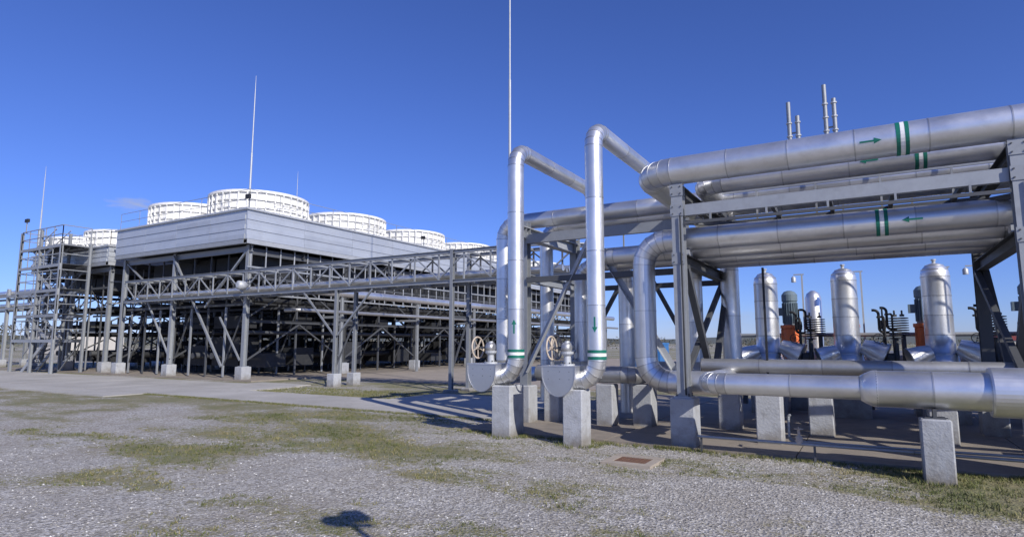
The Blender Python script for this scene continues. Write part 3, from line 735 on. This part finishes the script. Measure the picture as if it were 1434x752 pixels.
# ------------------------------------------------------------------ manhole, lamp, background
mb=MB(); cx,cy=-3.02,8.6
mb.box(cx-.36,cx+.36,cy-.36,cy-.2,-.1,.03,'slab',1.4); mb.box(cx-.36,cx+.36,cy+.2,cy+.36,-.1,.031,'slab',1.4)
mb.box(cx-.36,cx-.24,cy-.199,cy+.199,-.1,.029,'slab',1.4); mb.box(cx+.24,cx+.36,cy-.199,cy+.199,-.1,.0295,'slab',1.4)
mb.box(cx-.235,cx+.235,cy-.195,cy+.195,-.1,.022,'rust')
for i in range(6):
    for j in range(5): mb.box(cx-.2+i*.07,cx-.16+i*.07,cy-.17+j*.075,cy-.13+j*.075,.022,.027,'rust')
mb.build('manhole_cover')
mb=MB(); lx,ly=1.1,1.57
mb.pedestal(lx,ly,.15,.3); mb.lathe((lx,ly,.1),(0,0,1),[(0,.05),(2,.04),(3.75,.03)],'steel',14)
mb.beam((lx-.15,ly-.1,3.78),(lx+.15,ly+.1,3.78),.05,.05,'steel')
for s in (-1,1):
    c=Vector((lx+.10*s,ly+.07*s,3.93+.05*s)); mb.beam(c-Vector((.08,.05,0)),c+Vector((.08,.05,.03)),.14,.17+.04*s,'dark')
mb.build('street_lamp')

mb=MB()
x0,y0=-13.6,38
mb.box(x0,x0+2.2,y0,y0+2,.15,1.6,'blue')
for i in range(7): mb.box(x0+.15+i*.28,x0+.29+i*.28,y0-.04,y0-.001,.3,1.5,'blue',.85)
mb.box(x0-.03,x0+2.23,y0-.06,y0+2.06,1.6,1.7,'blue',1.1); mb.box(x0,x0+2.2,y0-.05,y0+2.05,0,.15,'dark')
mb.build('storage_container')
mb=MB()
x0,y0=22,150
mb.box(x0,x0+9,y0,y0+12,0,2.2,'cream'); mb.box(x0-.2,x0+9.2,y0-.2,y0+12.2,2.2,3.0,'redroof')
for i in range(4): mb.box(x0+1+i*2.1,x0+2.2+i*2.1,y0-.03,y0-.001,.8,1.8,'glass')
mb.build('industrial_building')
mb=MB()
x0,y0=-118,45
mb.box(x0,x0+14,y0,y0+8,0,3.,'cream'); mb.box(x0-.2,x0+14.2,y0-.2,y0+8.2,3.0,3.4,'steel_d')
for i in range(5): mb.box(x0+1+i*2.6,x0+2.4+i*2.6,y0-.03,y0-.001,1.0,2.2,'glass')
mb.build('industrial_building')

m,nt,b=newmat('distant_foliage'); a=nt.nodes.new('ShaderNodeAttribute'); a.attribute_name='tone'
nt.links.new(ramp(nt,a.outputs['Fac'],[(0,(.04,.045,.03)),(.5,(.085,.08,.055)),(1,(.15,.13,.10))]),b.inputs['Base Color']); b.inputs['Roughness'].default_value=1
V=[];F=[];T=[]
def twigs(cx,cy,h,w,n,tone):
    for _ in range(n):
        a=random.random()*6.28; rr=w*math.sqrt(random.random()); zz=random.random()**.7*h
        k=1-.6*(zz/h)**2; px,py=cx+math.cos(a)*rr*k,cy+math.sin(a)*rr*k
        s=random.uniform(.35,.9)*h/6; o=len(V)
        for _2 in range(3): V.append((px+random.gauss(0,s*.6),py+random.gauss(0,s*.6),max(0,zz+random.gauss(0,s*.6))))
        F.append((o,o+1,o+2)); T.append(min(1,max(0,tone+random.uniform(-.3,.3))))
for i in range(620):
    az=random.uniform(-35,88); d=random.uniform(150,330); a=R_(az)
    hh=(1.6+2.6*max(0,noise.noise(Vector((az*.12,0,0)))+.35))*d/170
    if az>66: hh*=1.7
    twigs(-math.sin(a)*d,math.cos(a)*d,hh,hh*.9,34,random.random())
me=bpy.data.meshes.new('distant_treeline'); me.from_pydata(V,[],F)
at=me.attributes.new('tone','FLOAT','FACE'); at.data.foreach_set('value',T)
me.materials.append(m); o=bpy.data.objects.new('distant_treeline',me); coll.objects.link(o)
mb=MB(); MAT['hill']=paint('hillside',(.10,.11,.09),.95,0,.3,.01,tone=False)
V=[];F=[];n=90
for i in range(n+1):
    a=R_(-45+150*i/n); h=8+12*(.5+noise.noise(Vector((i*.12,4,0))))
    for d,z in ((900,-2),(1300,h),(1900,h*1.1)): V.append((-math.sin(a)*d,math.cos(a)*d,z))
for i in range(n):
    for j in range(2): F.append((i*3+j,(i+1)*3+j,(i+1)*3+j+1,i*3+j+1))
mb.add(V,F,'hill',True); mb.build('hills')

# ------------------------------------------------------------------ sky, sun, camera
sd=Vector((.889,-.458,0)).normalized(); el=R_(32)
w=bpy.data.worlds.new('World'); scene.world=w; w.use_nodes=True; nt=w.node_tree
bg=nt.nodes['Background']; sky=nt.nodes.new('ShaderNodeTexSky'); sky.sky_type='NISHITA'; sky.sun_disc=False
sky.sun_elevation=el; sky.sun_rotation=math.atan2(sd.x,sd.y); sky.altitude=300; sky.air_density=1.0; sky.dust_density=.15; sky.ozone_density=4.
tint=mixrgb(nt,1.0,sky.outputs[0],(.66,.80,1.46),'MULTIPLY')
tc=nt.nodes.new('ShaderNodeTexCoord')
def cloud(c,sx,amt,src,seed):
    vm=nt.nodes.new('ShaderNodeVectorMath'); vm.operation='SUBTRACT'; nt.links.new(tc.outputs['Generated'],vm.inputs[0]); vm.inputs[1].default_value=c
    v2=nt.nodes.new('ShaderNodeVectorMath'); v2.operation='MULTIPLY'; nt.links.new(vm.outputs[0],v2.inputs[0]); v2.inputs[1].default_value=sx
    ln=nt.nodes.new('ShaderNodeVectorMath'); ln.operation='LENGTH'; nt.links.new(v2.outputs[0],ln.inputs[0])
    n_=nt.nodes.new('ShaderNodeTexNoise'); n_.inputs['Scale'].default_value=2.5+seed; n_.inputs['Detail'].default_value=6; nt.links.new(v2.outputs[0],n_.inputs['Vector'])
    q=math_(nt,'ADD',ln.outputs['Value'],math_(nt,'MULTIPLY',math_(nt,'SUBTRACT',n_.outputs['Fac'],.5),1.6))
    mk=ramp(nt,q,[(.0,(1,1,1)),(.9,(0,0,0))])
    return mixrgb(nt,math_(nt,'MULTIPLY',mk,amt),src,(4.6,5.0,6.2))
o1=cloud((-.873,.446,.192),(24,24,85),.65,tint,0)
o2=cloud((-.20,.975,.035),(9,9,50),.3,o1,1)
nt.links.new(o2,bg.inputs['Color']); bg.inputs['Strength'].default_value=.095
sl=bpy.data.lights.new('sun','SUN'); sl.energy=5.0; sl.angle=R_(.5); sl.color=(1,.955,.89)
so=bpy.data.objects.new('sun',sl); coll.objects.link(so)
dr=Vector((-sd.x*math.cos(el),-sd.y*math.cos(el),-math.sin(el))); so.rotation_euler=dr.to_track_quat('-Z','Y').to_euler(); so.location=(20,-20,30)
cd=bpy.data.cameras.new('camera'); cd.sensor_width=36; cd.lens=21.16; cd.clip_end=6000; cd.clip_start=.1
co=bpy.data.objects.new('camera',cd); coll.objects.link(co); co.location=(0,0,1.7); co.rotation_euler=(R_(90+7.03),0,R_(30.38)); scene.camera=co
scene.view_settings.view_transform='Standard'; scene.view_settings.look='None'; scene.view_settings.exposure=0
